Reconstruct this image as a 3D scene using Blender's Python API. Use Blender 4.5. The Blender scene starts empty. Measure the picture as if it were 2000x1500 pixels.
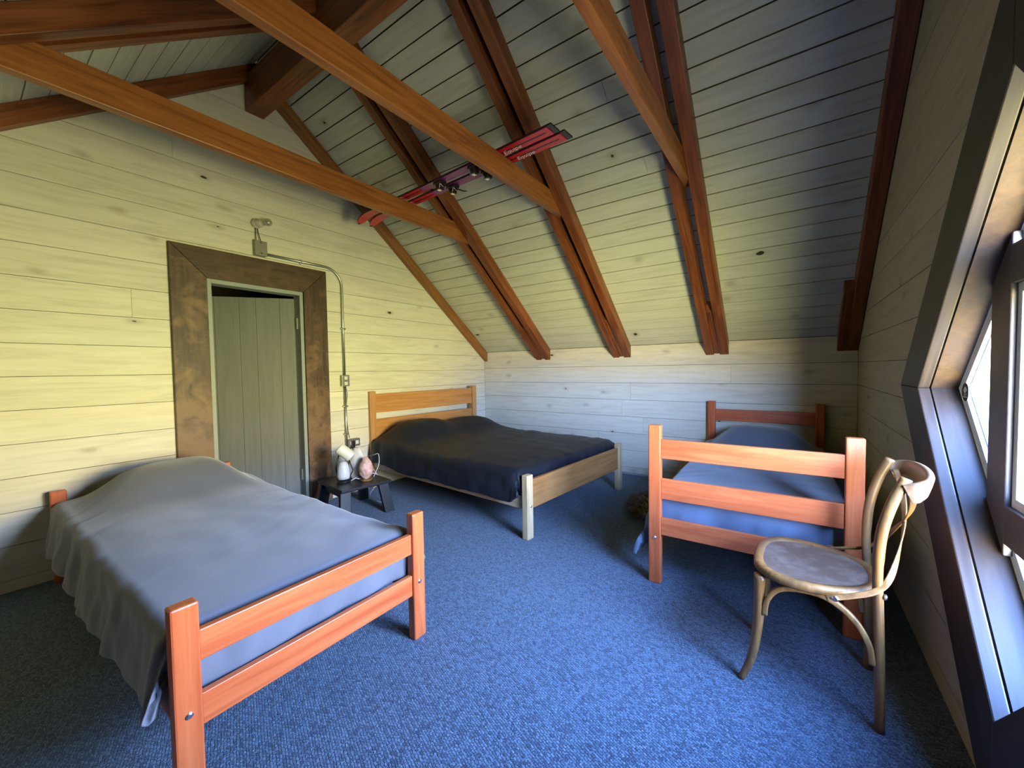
import bpy, bmesh, math, random
from mathutils import Vector, Matrix, noise
C = bpy.context.scene.collection
sc = bpy.context.scene
PI = math.pi
random.seed(7)

# ------------------------------------------------------------------ camera
CX, CY, CZ = 3.69677, -4.54625, 1.25
YAW, PITCH, ROLL, FPX = 0.61455, -0.03731, -0.015126, 773.055
W, HK, YR, ZR = 4.1714, 1.5013, -2.993, 3.812      # room width, knee wall height, ridge line
SL = (ZR - HK) / -YR                                # roof slope
YF = 2 * YR                                         # front knee wall
def cam_axes():
    f = Vector((-math.sin(YAW) * math.cos(PITCH), math.cos(YAW) * math.cos(PITCH), math.sin(PITCH)))
    r0 = Vector((math.cos(YAW), math.sin(YAW), 0)); u0 = r0.cross(f)
    r = r0 * math.cos(ROLL) + u0 * math.sin(ROLL); u = -r0 * math.sin(ROLL) + u0 * math.cos(ROLL)
    return r, u, f
_r, _u, _f = cam_axes()
cd = bpy.data.cameras.new('camera'); cam = bpy.data.objects.new('camera', cd); C.objects.link(cam)
cam.matrix_world = Matrix(((_r.x, _u.x, -_f.x, CX), (_r.y, _u.y, -_f.y, CY), (_r.z, _u.z, -_f.z, CZ), (0, 0, 0, 1)))
cd.sensor_fit = 'HORIZONTAL'; cd.sensor_width = 36.0; cd.lens = FPX / 2000 * 36.0; cd.clip_start = 0.05
sc.camera = cam

# ------------------------------------------------------------------ world: blue sky over sunlit straw-coloured ground
EXPOSURE = 7.12
sc.view_settings.view_transform = 'Standard'; sc.view_settings.look = 'None'
sc.view_settings.gamma = 1.0; sc.view_settings.use_curve_mapping = False
sc.view_settings.exposure = EXPOSURE
wd = bpy.data.worlds.new('daylight'); sc.world = wd; wd.use_nodes = True
nt = wd.node_tree; nt.nodes.clear()
def wn(t, **k):
    n = nt.nodes.new(t)
    for a, b in k.items(): setattr(n, a, b)
    return n
tc = wn('ShaderNodeTexCoord'); sx = wn('ShaderNodeSeparateXYZ'); nt.links.new(tc.outputs['Generated'], sx.inputs[0])
hill = wn('ShaderNodeMapRange'); nt.links.new(sx.outputs['Y'], hill.inputs['Value'])      # a sunny slope stands up towards +x, open sky towards -y
hill.inputs['From Min'].default_value = -.62; hill.inputs['From Max'].default_value = -.30; hill.inputs['To Min'].default_value = -.02; hill.inputs['To Max'].default_value = .17
zs_ = wn('ShaderNodeMath', operation='SUBTRACT'); nt.links.new(sx.outputs['Z'], zs_.inputs[0]); nt.links.new(hill.outputs[0], zs_.inputs[1])
mr = wn('ShaderNodeMapRange'); nt.links.new(zs_.outputs[0], mr.inputs['Value'])
mr.inputs['From Min'].default_value = -1; mr.inputs['From Max'].default_value = 1
cr = wn('ShaderNodeValToRGB'); nt.links.new(mr.outputs[0], cr.inputs[0])
e = cr.color_ramp.elements
e[0].position = 0.0; e[0].color = (0.10, 0.095, 0.055, 1)
e[1].position = 0.49; e[1].color = (0.86, 0.72, 0.42, 1)
for p_, c_ in ((0.20, (0.15, 0.14, 0.07, 1)), (0.34, (0.52, 0.51, 0.22, 1)), (0.42, (0.80, 0.76, 0.35, 1)), (0.50, (0.60, 0.56, 0.32, 1)), (0.515, (0.55, 0.76, 1.28, 1)), (0.65, (0.36, 0.60, 1.22, 1)), (0.75, (0.19, 0.36, 0.88, 1)), (0.86, (0.06, 0.13, 0.36, 1)), (1.0, (0.03, 0.07, 0.20, 1))):
    q = e.new(p_); q.color = c_
nz = wn('ShaderNodeTexNoise'); nz.inputs['Scale'].default_value = 60; nz.inputs['Detail'].default_value = 6
nt.links.new(tc.outputs['Generated'], nz.inputs['Vector'])
m2 = wn('ShaderNodeMapRange'); nt.links.new(nz.outputs['Fac'], m2.inputs['Value'])
m2.inputs['From Min'].default_value = .35; m2.inputs['From Max'].default_value = .65
m2.inputs['To Min'].default_value = .6; m2.inputs['To Max'].default_value = 1.4
lt = wn('ShaderNodeMath', operation='LESS_THAN'); nt.links.new(zs_.outputs[0], lt.inputs[0]); lt.inputs[1].default_value = -.0
mxv = wn('ShaderNodeMix', data_type='FLOAT'); nt.links.new(lt.outputs[0], mxv.inputs[0]); mxv.inputs[2].default_value = 1.0
nt.links.new(m2.outputs[0], mxv.inputs[3])
sun_side = wn('ShaderNodeMapRange'); nt.links.new(sx.outputs['Y'], sun_side.inputs['Value'])      # brighter towards the sun side of the sky
sun_side.inputs['From Min'].default_value = -.50; sun_side.inputs['From Max'].default_value = -.92; sun_side.inputs['To Min'].default_value = 1.0; sun_side.inputs['To Max'].default_value = 1.8
mul = wn('ShaderNodeMath', operation='MULTIPLY'); nt.links.new(mxv.outputs[0], mul.inputs[0]); nt.links.new(sun_side.outputs[0], mul.inputs[1])
bg = wn('ShaderNodeBackground'); nt.links.new(cr.outputs[0], bg.inputs[0]); nt.links.new(mul.outputs[0], bg.inputs[1])
wo = wn('ShaderNodeOutputWorld'); nt.links.new(bg.outputs[0], wo.inputs[0])
sc.cycles.use_denoising = True
sc.cycles.max_bounces = 10; sc.cycles.diffuse_bounces = 1; sc.cycles.sample_clamp_indirect = 6.0
# diamond window centre (right wall) and a portal that guides daylight sampling through it
WY, WZ, WH = -3.02, 1.146, 0.83
ld = bpy.data.lights.new('window_portal', 'AREA'); ld.shape = 'SQUARE'; ld.size = WH * math.sqrt(2) + .02; ld.cycles.is_portal = True
lo = bpy.data.objects.new('window_portal', ld); C.objects.link(lo); lo['kind'] = 'helper'
lo.location = (W + .145, WY, WZ)
lo.matrix_world = Matrix.Translation((W + .145, WY, WZ)) @ Matrix.Rotation(PI / 4, 4, 'X') @ Matrix.Rotation(PI / 2, 4, 'Y')

# ------------------------------------------------------------------ materials
class M:
    def __init__(s, name):
        s.m = bpy.data.materials.new(name); s.m.use_nodes = True; s.t = s.m.node_tree
        s.b = s.t.nodes['Principled BSDF']
    def n(s, t, **k):
        q = s.t.nodes.new(t)
        for a, b in k.items(): setattr(q, a, b)
        return q
    def l(s, a, b): s.t.links.new(a, b)
    def inp(s, i, v): s.b.inputs[i].default_value = v
    def ramp(s, src, stops):
        r = s.n('ShaderNodeValToRGB'); s.l(src, r.inputs[0]); el = r.color_ramp.elements
        el[0].position, el[0].color = stops[0][0], (*stops[0][1], 1); el[1].position, el[1].color = stops[-1][0], (*stops[-1][1], 1)
        for p, c in stops[1:-1]:
            x = el.new(p); x.color = (*c, 1)
        return r.outputs[0]
    def mix(s, fac, a, b, mode='MIX'):
        q = s.n('ShaderNodeMix', data_type='RGBA', blend_type=mode)
        if isinstance(fac, float): q.inputs[0].default_value = fac
        else: s.l(fac, q.inputs[0])
        for i, v in ((6, a), (7, b)):
            if isinstance(v, tuple): q.inputs[i].default_value = (*v, 1)
            else: s.l(v, q.inputs[i])
        return q.outputs[2]
    def math(s, op, a, b=None, c=None):
        q = s.n('ShaderNodeMath', operation=op)
        for i, v in enumerate((a, b, c)):
            if v is None: continue
            if isinstance(v, (int, float)): q.inputs[i].default_value = v
            else: s.l(v, q.inputs[i])
        return q.outputs[0]
    def noise(s, vec, scale, detail=4, rough=.55, dist=0.0):
        q = s.n('ShaderNodeTexNoise'); s.l(vec, q.inputs['Vector']); q.inputs['Scale'].default_value = scale
        q.inputs['Detail'].default_value = detail; q.inputs['Roughness'].default_value = rough; q.inputs['Distortion'].default_value = dist
        return q.outputs['Fac']
    def bump(s, h, strength, dist=.002):
        q = s.n('ShaderNodeBump'); s.l(h, q.inputs['Height']); q.inputs['Strength'].default_value = strength; q.inputs['Distance'].default_value = dist
        s.l(q.outputs[0], s.b.inputs['Normal'])
    def coords(s, axis=(1, 0, 0), stretch=(1, 6, 6), island=False):
        tcn = s.n('ShaderNodeTexCoord'); v = tcn.outputs['Object']
        a = Vector(axis).normalized(); rot = a.rotation_difference(Vector((1, 0, 0))).to_euler('XYZ')
        mp = s.n('ShaderNodeMapping'); mp.vector_type = 'POINT'; mp.inputs['Rotation'].default_value = rot; s.l(v, mp.inputs['Vector'])
        v = mp.outputs[0]
        if island:
            g = s.n('ShaderNodeNewGeometry'); k = s.math('MULTIPLY', g.outputs['Random Per Island'], 37.0)
            ad = s.n('ShaderNodeVectorMath', operation='ADD'); s.l(v, ad.inputs[0]); s.l(k, ad.inputs[1]); v = ad.outputs[0]
            s.rnd = g.outputs['Random Per Island']
        s.raw = v
        m3 = s.n('ShaderNodeMapping'); m3.inputs['Scale'].default_value = stretch; s.l(v, m3.inputs['Vector'])
        return m3.outputs[0]
def plain(name, col, rough=.5, metal=0.0, **k):
    m = M(name); m.inp('Base Color', (*col, 1)); m.inp('Roughness', rough); m.inp('Metallic', metal)
    v = m.coords((1, 0, 0), (1, 1, 1)); h = m.noise(v, 60, 3)
    m.bump(h, k.get('bump', .05), .001)
    c = m.mix(h, tuple(x * .85 for x in col), tuple(min(1, x * 1.12) for x in col)); m.l(c, m.b.inputs['Base Color'])
    for a, b in k.items():
        if a != 'bump': m.inp(a, b)
    return m.m
def planks(name, axis, tint=(1, 1, 1)):
    """lime-washed softwood boards; grain along axis; each board (mesh island) its own tone"""
    m = M(name); v = m.coords(axis, (1.2, 14, 14), island=True)
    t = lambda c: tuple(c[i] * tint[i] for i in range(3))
    g = m.noise(v, 2.2, 6, .6, .6)
    c = m.ramp(g, [(.25, t((.54, .50, .38))), (.5, t((.72, .68, .54))), (.78, t((.84, .80, .67)))])
    vb = m.noise(m.raw, 1.6, 3, .5)
    c = m.mix(m.math('MULTIPLY', vb, .45), c, t((.55, .53, .43)))
    c = m.mix(m.math('MULTIPLY', m.rnd, .30), c, t((.86, .80, .65)))
    # knots
    kx = m.n('ShaderNodeSeparateXYZ'); m.l(m.raw, kx.inputs[0]); k3 = m.n('ShaderNodeCombineXYZ'); m.l(m.math('MULTIPLY', kx.outputs[0], 1.9), k3.inputs[0]); m.l(m.math('MULTIPLY', kx.outputs[2], 4.0), k3.inputs[1])
    dn = m.n('ShaderNodeTexNoise'); dn.inputs['Scale'].default_value = 9; m.l(m.raw, dn.inputs['Vector'])
    dv = m.n('ShaderNodeVectorMath', operation='MULTIPLY_ADD'); m.l(dn.outputs['Color'], dv.inputs[0]); dv.inputs[1].default_value = (.12, .12, .12); m.l(k3.outputs[0], dv.inputs[2])
    vo = m.n('ShaderNodeTexVoronoi', voronoi_dimensions='2D'); vo.inputs['Scale'].default_value = 1.0; m.l(dv.outputs[0], vo.inputs['Vector'])
    sp = m.n('ShaderNodeSeparateColor'); m.l(vo.outputs['Color'], sp.inputs[0])
    gate = m.math('GREATER_THAN', sp.outputs[0], .62)
    kn = m.n('ShaderNodeMapRange'); m.l(vo.outputs['Distance'], kn.inputs['Value']); kn.inputs['From Min'].default_value = .03; kn.inputs['From Max'].default_value = .15
    kn.inputs['To Min'].default_value = 1; kn.inputs['To Max'].default_value = 0
    kk = m.math('MULTIPLY', m.math('POWER', kn.outputs[0], 1.6), gate)
    c = m.mix(m.math('MULTIPLY', kk, .50), c, t((.34, .30, .20)))
    core = m.math('MULTIPLY', m.math('LESS_THAN', vo.outputs['Distance'], m.math('MULTIPLY', sp.outputs[1], .055)), m.math('GREATER_THAN', sp.outputs[0], .86))
    c = m.mix(core, c, (.05, .035, .02))
    m.l(c, m.b.inputs['Base Color']); m.inp('Roughness', .62); m.inp('Specular IOR Level', .3)
    m.bump(g, .25, .002)
    return m.m
def wood(name, c0, c1, c2, axis, rough=.42, blot=None, scale=1.0, bump=.25, worn_low=False):
    m = M(name); v = m.coords(axis, (1.0 * scale, 16 * scale, 16 * scale), island=True)
    g = m.noise(v, 1.8, 6, .62, .9)
    c = m.ramp(g, [(.28, c0), (.5, c1), (.75, c2)])
    n2 = m.noise(m.raw, 3.5, 3, .5)
    c = m.mix(m.math('MULTIPLY', n2, .35), c, c0)
    if blot:
        b = m.noise(m.raw, 5.5, 5, .65, .5)
        f0 = b
        if worn_low:
            sz_ = m.n('ShaderNodeSeparateXYZ'); tcc = m.n('ShaderNodeTexCoord'); m.l(tcc.outputs['Object'], sz_.inputs[0]); q_ = m.n('ShaderNodeMapRange'); m.l(sz_.outputs['Z'], q_.inputs['Value'])
            q_.inputs['From Min'].default_value = .9; q_.inputs['From Max'].default_value = 1.5; q_.inputs['To Min'].default_value = .14; q_.inputs['To Max'].default_value = -.06; f0 = m.math('ADD', b, q_.outputs[0])
        f = m.ramp(f0, [(.46, (0, 0, 0)), (.66, (.85, .85, .85))])
        c = m.mix(f, c, blot)
    m.l(c, m.b.inputs['Base Color']); m.inp('Roughness', rough); m.bump(g, bump, .0015)
    return m.m
SD = (0, 1, -SL)        # down the back slope
SF = (0, -1, -SL)
BEAM = ((.075, .019, .005), (.23, .064, .017), (.38, .125, .036))
mat = dict(
    plank_left=planks('limewashed_boards_door_wall', (0, 1, 0)), plank_back=planks('limewashed_boards_knee_wall', (1, 0, 0)),
    plank_right_shaded=planks('limewashed_boards_window_wall_shaded', (0, 1, 0), (.60, .58, .56)),  # same boards as the other walls; this wall's shade is put into the tint
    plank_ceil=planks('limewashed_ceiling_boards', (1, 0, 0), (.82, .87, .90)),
    gapm=plain('dark_gap_backing', (.035, .028, .02), .9),
    rafter=wood('stained_rafter', *BEAM, SD), rafterf=wood('stained_rafter_front', *BEAM, SF),
    rafter_light=wood('lighter_stained_rafter', (.14, .05, .014), (.30, .125, .036), (.42, .19, .06), SD),
    tie=wood('stained_tie', (.15, .046, .010), (.36, .125, .028), (.50, .19, .048), (0, 1, 0)),
    ridge=wood('stained_ridge', *BEAM, (1, 0, 0)),
    old_v=wood('weathered_casing_upright', (.035, .018, .009), (.075, .038, .018), (.13, .070, .036), (0, 0, 1), .55, (.22, .125, .062), worn_low=True),
    old_h=wood('weathered_casing_head', (.035, .018, .009), (.075, .038, .018), (.13, .070, .036), (0, 1, 0), .55, (.12, .065, .032)),
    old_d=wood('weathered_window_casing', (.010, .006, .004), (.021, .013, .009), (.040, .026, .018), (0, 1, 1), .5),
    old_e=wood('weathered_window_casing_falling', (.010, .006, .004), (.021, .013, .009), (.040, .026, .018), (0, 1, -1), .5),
    old_up_lit=wood('orange_brown_reveal_ground_lit', (.018, .008, .003), (.034, .016, .006), (.055, .028, .012), (0, 1, 1), .6),  # upper reveal boards: warm light off the ground painted into the wood colour
    redz=wood('orange_bed_wood_upright', (.42, .075, .019), (.57, .130, .037), (.68, .20, .062), (0, 0, 1), .35),
    redx=wood('orange_bed_wood_cross', (.42, .075, .019), (.57, .130, .037), (.68, .20, .062), (1, 0, 0), .35),
    redy=wood('orange_bed_wood_long', (.42, .075, .019), (.57, .130, .037), (.68, .20, .062), (0, 1, 0), .35),
    oakz=wood('honey_bed_wood_upright', (.36, .17, .045), (.52, .265, .085), (.62, .36, .14), (0, 0, 1), .4),
    oaky=wood('honey_bed_wood_cross', (.38, .16, .035), (.54, .25, .065), (.64, .33, .11), (0, 1, 0), .4),
    palez=wood('pale_bed_wood', (.46, .31, .15), (.62, .45, .24), (.74, .57, .33), (0, 0, 1), .5),
    footy=wood('brown_bed_rail', (.26, .105, .028), (.42, .19, .060), (.52, .26, .095), (0, 1, 0), .45),
    palex=wood('pale_bed_side_rail', (.42, .26, .13), (.54, .37, .21), (.64, .47, .29), (1, 0, 0), .5),
    chair=wood('worn_bentwood', (.10, .040, .011), (.23, .108, .028), (.38, .205, .060), (0, 0, 1), .38, (.12, .065, .03)),
    chairtop=wood('worn_bentwood_rail', (.13, .07, .035), (.20, .095, .04), (.30, .17, .08), (0, 1, 0), .30),
    door=wood('grey_green_painted_boards', (.19, .195, .172), (.23, .235, .21), (.265, .27, .24), (0, 0, 1), .6, bump=.1),
    jamb=plain('grey_green_jamb_paint', (.30, .33, .29), .55),
    black=plain('black_stained_wood', (.008, .009, .011), .42), darkvoid=plain('unlit_hall_surface', (.10, .07, .05), .9),
    metal=plain('galvanised_steel', (.42, .42, .38), .38, .9), boltm=plain('bright_bolt_steel', (.75, .75, .75), .25, 1.0),
    boxm=plain('dull_galvanised_box', (.30, .29, .24), .5, .7), white=plain('white_plastic', (.78, .77, .72), .4),
    blackp=plain('black_plastic', (.012, .012, .014), .35), wire=plain('black_wire', (.02, .02, .018), .5),
    cream=plain('cream_lamp_metal', (.74, .74, .60), .4), lampgrey=plain('pale_grey_lamp_body', (.62, .62, .62), .45),
    porcelain=plain('grey_porcelain', (.50, .47, .38), .35), winframe=plain('pale_grey_window_frame', (.55, .60, .66), .4),
    winbar=plain('dark_window_bar', (.06, .05, .05), .45), fluff=plain('brown_grey_fleece', (.20, .16, .12), .95, bump=1.0),
    skired=plain('red_ski_top', (.62, .012, .030), .22), skipurple=plain('purple_ski_centre', (.22, .03, .17), .25), skiblack=plain('black_ski_edge', (.015, .012, .012), .3),
    chrome=plain('chrome_binding_metal', (.8, .8, .8), .15, 1.0), skiwhite=plain('white_ski_lettering', (.85, .80, .80), .4),
    mattress=plain('off_white_mattress_cover', (.62, .60, .56), .85, bump=.4), shademat=plain('white_fabric_bag', (.72, .68, .62), .8),
    base=plain('grey_baseboard', (.40, .42, .44), .5),
)
def fabric(name, c0, c1, rough=.9, sheen=.35, sc_=1.0):
    m = M(name); v = m.coords((1, 0, 0), (1, 1, 1)); w = m.noise(v, 420 * sc_, 2, .6); l_ = m.noise(v, 7, 4, .55)
    c = m.mix(w, c0, c1); c = m.mix(m.math('MULTIPLY', l_, .25), c, c0); m.l(c, m.b.inputs['Base Color'])
    m.inp('Roughness', rough); m.inp('Sheen Weight', sheen); m.inp('Sheen Roughness', .5); m.bump(w, .12, .0008)
    return m.m
mat['duvet_grey'] = fabric('grey_cotton_duvet', (.105, .112, .135), (.165, .175, .21))
mat['duvet_blue'] = fabric('blue_grey_cotton_duvet', (.085, .11, .16), (.14, .18, .255))
mat['duvet_black'] = fabric('charcoal_cotton_duvet', (.009, .0105, .0155), (.017, .020, .029), .5, 0.0)
mat['duvet_black'].node_tree.nodes['Principled BSDF'].inputs['Specular IOR Level'].default_value = .22
def carpet():
    m = M('blue_loop_carpet'); v = m.coords((1, 0, 0), (1, 1, 1))
    mp = m.n('ShaderNodeMapping'); mp.inputs['Rotation'].default_value = (0, 0, .35); mp.inputs['Scale'].default_value = (1, 1, 1); m.l(v, mp.inputs['Vector'])
    dn = m.n('ShaderNodeTexNoise'); dn.inputs['Scale'].default_value = 70; dn.inputs['Detail'].default_value = 1; m.l(v, dn.inputs['Vector'])
    dv = m.n('ShaderNodeVectorMath', operation='MULTIPLY_ADD'); m.l(dn.outputs['Color'], dv.inputs[0]); dv.inputs[1].default_value = (.006, .006, 0); m.l(mp.outputs[0], dv.inputs[2])
    br = m.n('ShaderNodeTexBrick'); m.l(dv.outputs[0], br.inputs['Vector']); br.inputs['Scale'].default_value = 1.0
    br.inputs['Brick Width'].default_value = .0155; br.inputs['Row Height'].default_value = .0088; br.inputs['Mortar Size'].default_value = .0016; br.inputs['Mortar Smooth'].default_value = .9
    br.inputs['Color1'].default_value = (.015, .040, .078, 1); br.inputs['Color2'].default_value = (.11, .19, .27, 1); br.inputs['Mortar'].default_value = (.003, .008, .022, 1)
    fl = m.noise(v, 160, 2, .6); c = m.mix(m.ramp(fl, [(.57, (0, 0, 0)), (.70, (1, 1, 1))]), br.outputs['Color'], (.28, .42, .55))
    l_ = m.noise(v, 1.3, 3); c = m.mix(m.math('MULTIPLY', l_, .3), c, (.033, .068, .125))
    m.l(c, m.b.inputs['Base Color']); m.inp('Roughness', .95); m.inp('Sheen Weight', .2)
    h = m.math('SUBTRACT', m.math('ADD', m.noise(v, 260, 2), .5), br.outputs['Fac']); m.bump(h, .7, .004)
    return m.m
mat['carpet'] = carpet()
def glass():
    m = M('clear_window_glass'); t = m.t; t.nodes.remove(m.b)
    tr = m.n('ShaderNodeBsdfTransparent'); gl = m.n('ShaderNodeBsdfGlossy'); gl.inputs['Roughness'].default_value = .02
    lw = m.n('ShaderNodeFresnel'); lw.inputs['IOR'].default_value = 1.45; mx = m.n('ShaderNodeMixShader')
    ge = m.n('ShaderNodeNewGeometry'); fr = m.math('MULTIPLY', lw.outputs[0], m.math('SUBTRACT', 1.0, ge.outputs['Backfacing']))
    t.links.new(fr, mx.inputs[0]); t.links.new(tr.outputs[0], mx.inputs[1]); t.links.new(gl.outputs[0], mx.inputs[2])
    t.links.new(mx.outputs[0], t.nodes['Material Output'].inputs[0]); return m.m
mat['glass'] = glass()
def bulbglass():
    m = M('clear_bulb_glass'); t = m.t; t.nodes.remove(m.b)
    tr = m.n('ShaderNodeBsdfTransparent'); tr.inputs[0].default_value = (.82, .82, .72, 1); gl = m.n('ShaderNodeBsdfGlossy'); gl.inputs['Roughness'].default_value = .05
    mx = m.n('ShaderNodeMixShader'); mx.inputs[0].default_value = .3
    t.links.new(tr.outputs[0], mx.inputs[1]); t.links.new(gl.outputs[0], mx.inputs[2]); t.links.new(mx.outputs[0], t.nodes['Material Output'].inputs[0]); return m.m
mat['bulb'] = bulbglass()
def salt():
    m = M('pink_rock_salt'); v = m.coords((1, 0, 0), (1, 1, 1)); n = m.noise(v, 28, 5, .6)
    c = m.ramp(n, [(.3, (.50, .24, .17)), (.5, (.68, .42, .33)), (.7, (.80, .62, .55))]); m.l(c, m.b.inputs['Base Color'])
    m.inp('Roughness', .5); m.inp('Subsurface Weight', .2); m.inp('Subsurface Scale', .02); m.bump(n, .6, .004); return m.m
mat['salt'] = salt()
def cane():
    m = M('woven_cane_seat'); v = m.coords((1, 0, 0), (1, 1, 1))
    ck = m.n('ShaderNodeTexChecker'); m.l(v, ck.inputs['Vector']); ck.inputs['Scale'].default_value = 160
    n = m.noise(v, 14, 4); c = m.mix(ck.outputs['Fac'], (.125, .076, .043), (.08, .046, .027)); c = m.mix(m.ramp(n, [(.45, (0, 0, 0)), (.7, (1, 1, 1))]), c, (.17, .12, .08))
    m.l(c, m.b.inputs['Base Color']); m.inp('Roughness', .7); m.bump(ck.outputs['Fac'], .3, .001); return m.m
mat['cane'] = cane()

# ------------------------------------------------------------------ geometry helpers
def V(*a): return Vector(a)
def prism(bm, pts, d, mi=0):
    d = Vector(d); a = [bm.verts.new(p) for p in pts]; b = [bm.verts.new(Vector(p) + d) for p in pts]; n = len(pts)
    fs = [bm.faces.new(a), bm.faces.new(b[::-1])]
    for i in range(n): fs.append(bm.faces.new((a[i], b[i], b[(i + 1) % n], a[(i + 1) % n])))
    for f in fs: f.material_index = mi
def box(bm, lo_, hi, mi=0):
    (x0, y0, z0), (x1, y1, z1) = lo_, hi
    prism(bm, [(x0, y0, z0), (x1, y0, z0), (x1, y1, z0), (x0, y1, z0)], (0, 0, z1 - z0), mi)
def tube(bm, pts, r, n=10, cap=True, flat=None):
    """sweep; r number or list; flat=(side, thickness dir scale) squashes the section"""
    pts = [Vector(p) for p in pts]; m_ = len(pts); rs = r if isinstance(r, (list, tuple)) else [r] * m_
    rings = []; up = None
    for i, p in enumerate(pts):
        t = (pts[min(i + 1, m_ - 1)] - pts[max(i - 1, 0)]).normalized()
        if up is None: up = t.orthogonal().normalized() if flat is None else (Vector(flat[0]) - t * Vector(flat[0]).dot(t)).normalized()
        else: up = (up - t * up.dot(t)).normalized()
        if flat is not None: up = (Vector(flat[0]) - t * Vector(flat[0]).dot(t)).normalized()
        s = t.cross(up); ring = []
        for k in range(n):
            a = 2 * PI * (k + .5) / n; ca, sa = math.cos(a), math.sin(a)
            if flat is not None:
                q = 0.35; ca = math.copysign(abs(ca) ** q, ca); sa = math.copysign(abs(sa) ** q, sa)
                off = up * ca * rs[i] + s * sa * rs[i] * flat[1]
            else: off = up * ca * rs[i] + s * sa * rs[i]
            ring.append(bm.verts.new(p + off))
        rings.append(ring)
    for i in range(m_ - 1):
        for k in range(n): bm.faces.new((rings[i][k], rings[i][(k + 1) % n], rings[i + 1][(k + 1) % n], rings[i + 1][k]))
    if cap: bm.faces.new(rings[0][::-1]); bm.faces.new(rings[-1])
def smooth_pts(pts, n=6):
    pts = [Vector(p) for p in pts]; out = []
    for i in range(len(pts) - 1):
        p0, p1, p2, p3 = pts[max(i - 1, 0)], pts[i], pts[i + 1], pts[min(i + 2, len(pts) - 1)]
        for k in range(n):
            t = k / n; out.append(.5 * ((2 * p1) + (p2 - p0) * t + (2 * p0 - 5 * p1 + 4 * p2 - p3) * t * t + (3 * p1 - p0 - 3 * p2 + p3) * t ** 3))
    return out + [pts[-1]]
def lathe(bm, prof, n=28, mtx=None):
    rings = []
    for r, z in prof:
        ring = []
        for k in range(n):
            a = 2 * PI * k / n; p = Vector((r * math.cos(a), r * math.sin(a), z)); ring.append(bm.verts.new(mtx @ p if mtx else p))
        rings.append(ring)
    for i in range(len(rings) - 1):
        for k in range(n): bm.faces.new((rings[i][k], rings[i][(k + 1) % n], rings[i + 1][(k + 1) % n], rings[i + 1][k]))
    bm.faces.new(rings[0][::-1]); bm.faces.new(rings[-1])
def obj(name, bm, mats, parent=None, bevel=0.0, smooth=False, subsurf=0):
    bmesh.ops.recalc_face_normals(bm, faces=bm.faces[:])
    me = bpy.data.meshes.new(name); bm.to_mesh(me); bm.free()
    for k in (mats if isinstance(mats, (list, tuple)) else [mats]): me.materials.append(mat[k])
    if smooth: me.polygons.foreach_set('use_smooth', [True] * len(me.polygons))
    o = bpy.data.objects.new(name, me); C.objects.link(o)
    if parent: o.parent = parent
    if bevel:
        b = o.modifiers.new('bevel', 'BEVEL'); b.width = bevel; b.segments = 2; b.limit_method = 'ANGLE'; b.angle_limit = math.radians(40)
    if subsurf:
        s = o.modifiers.new('sub', 'SUBSURF'); s.levels = s.render_levels = subsurf
    return o
def thing(name, label, cat, loc=(0, 0, 0), rz=0.0, group=None):
    o = bpy.data.objects.new(name, None); C.objects.link(o); o.location = loc; o.rotation_euler = (0, 0, rz)
    o['label'] = label; o['category'] = cat
    if group: o['group'] = group
    return o
def tag(o, label, cat, group=None, kind=None):
    o['label'] = label; o['category'] = cat
    if group: o['group'] = group
    if kind: o['kind'] = kind
    return o
def structure(o): o['kind'] = 'structure'; return o
def nb(): return bmesh.new()
def clip(poly, a, b, c):
    """keep a*x+b*y<=c"""
    out = []
    for i in range(len(poly)):
        p, q = poly[i], poly[(i + 1) % len(poly)]; dp = a * p[0] + b * p[1] - c; dq = a * q[0] + b * q[1] - c
        if dp <= 1e-9: out.append(p)
        if (dp < -1e-9 and dq > 1e-9) or (dp > 1e-9 and dq < -1e-9):
            t = dp / (dp - dq); out.append((p[0] + (q[0] - p[0]) * t, p[1] + (q[1] - p[1]) * t))
    return out
def area(poly): return abs(sum(poly[i][0] * poly[(i + 1) % len(poly)][1] - poly[(i + 1) % len(poly)][0] * poly[i][1] for i in range(len(poly)))) / 2

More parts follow.
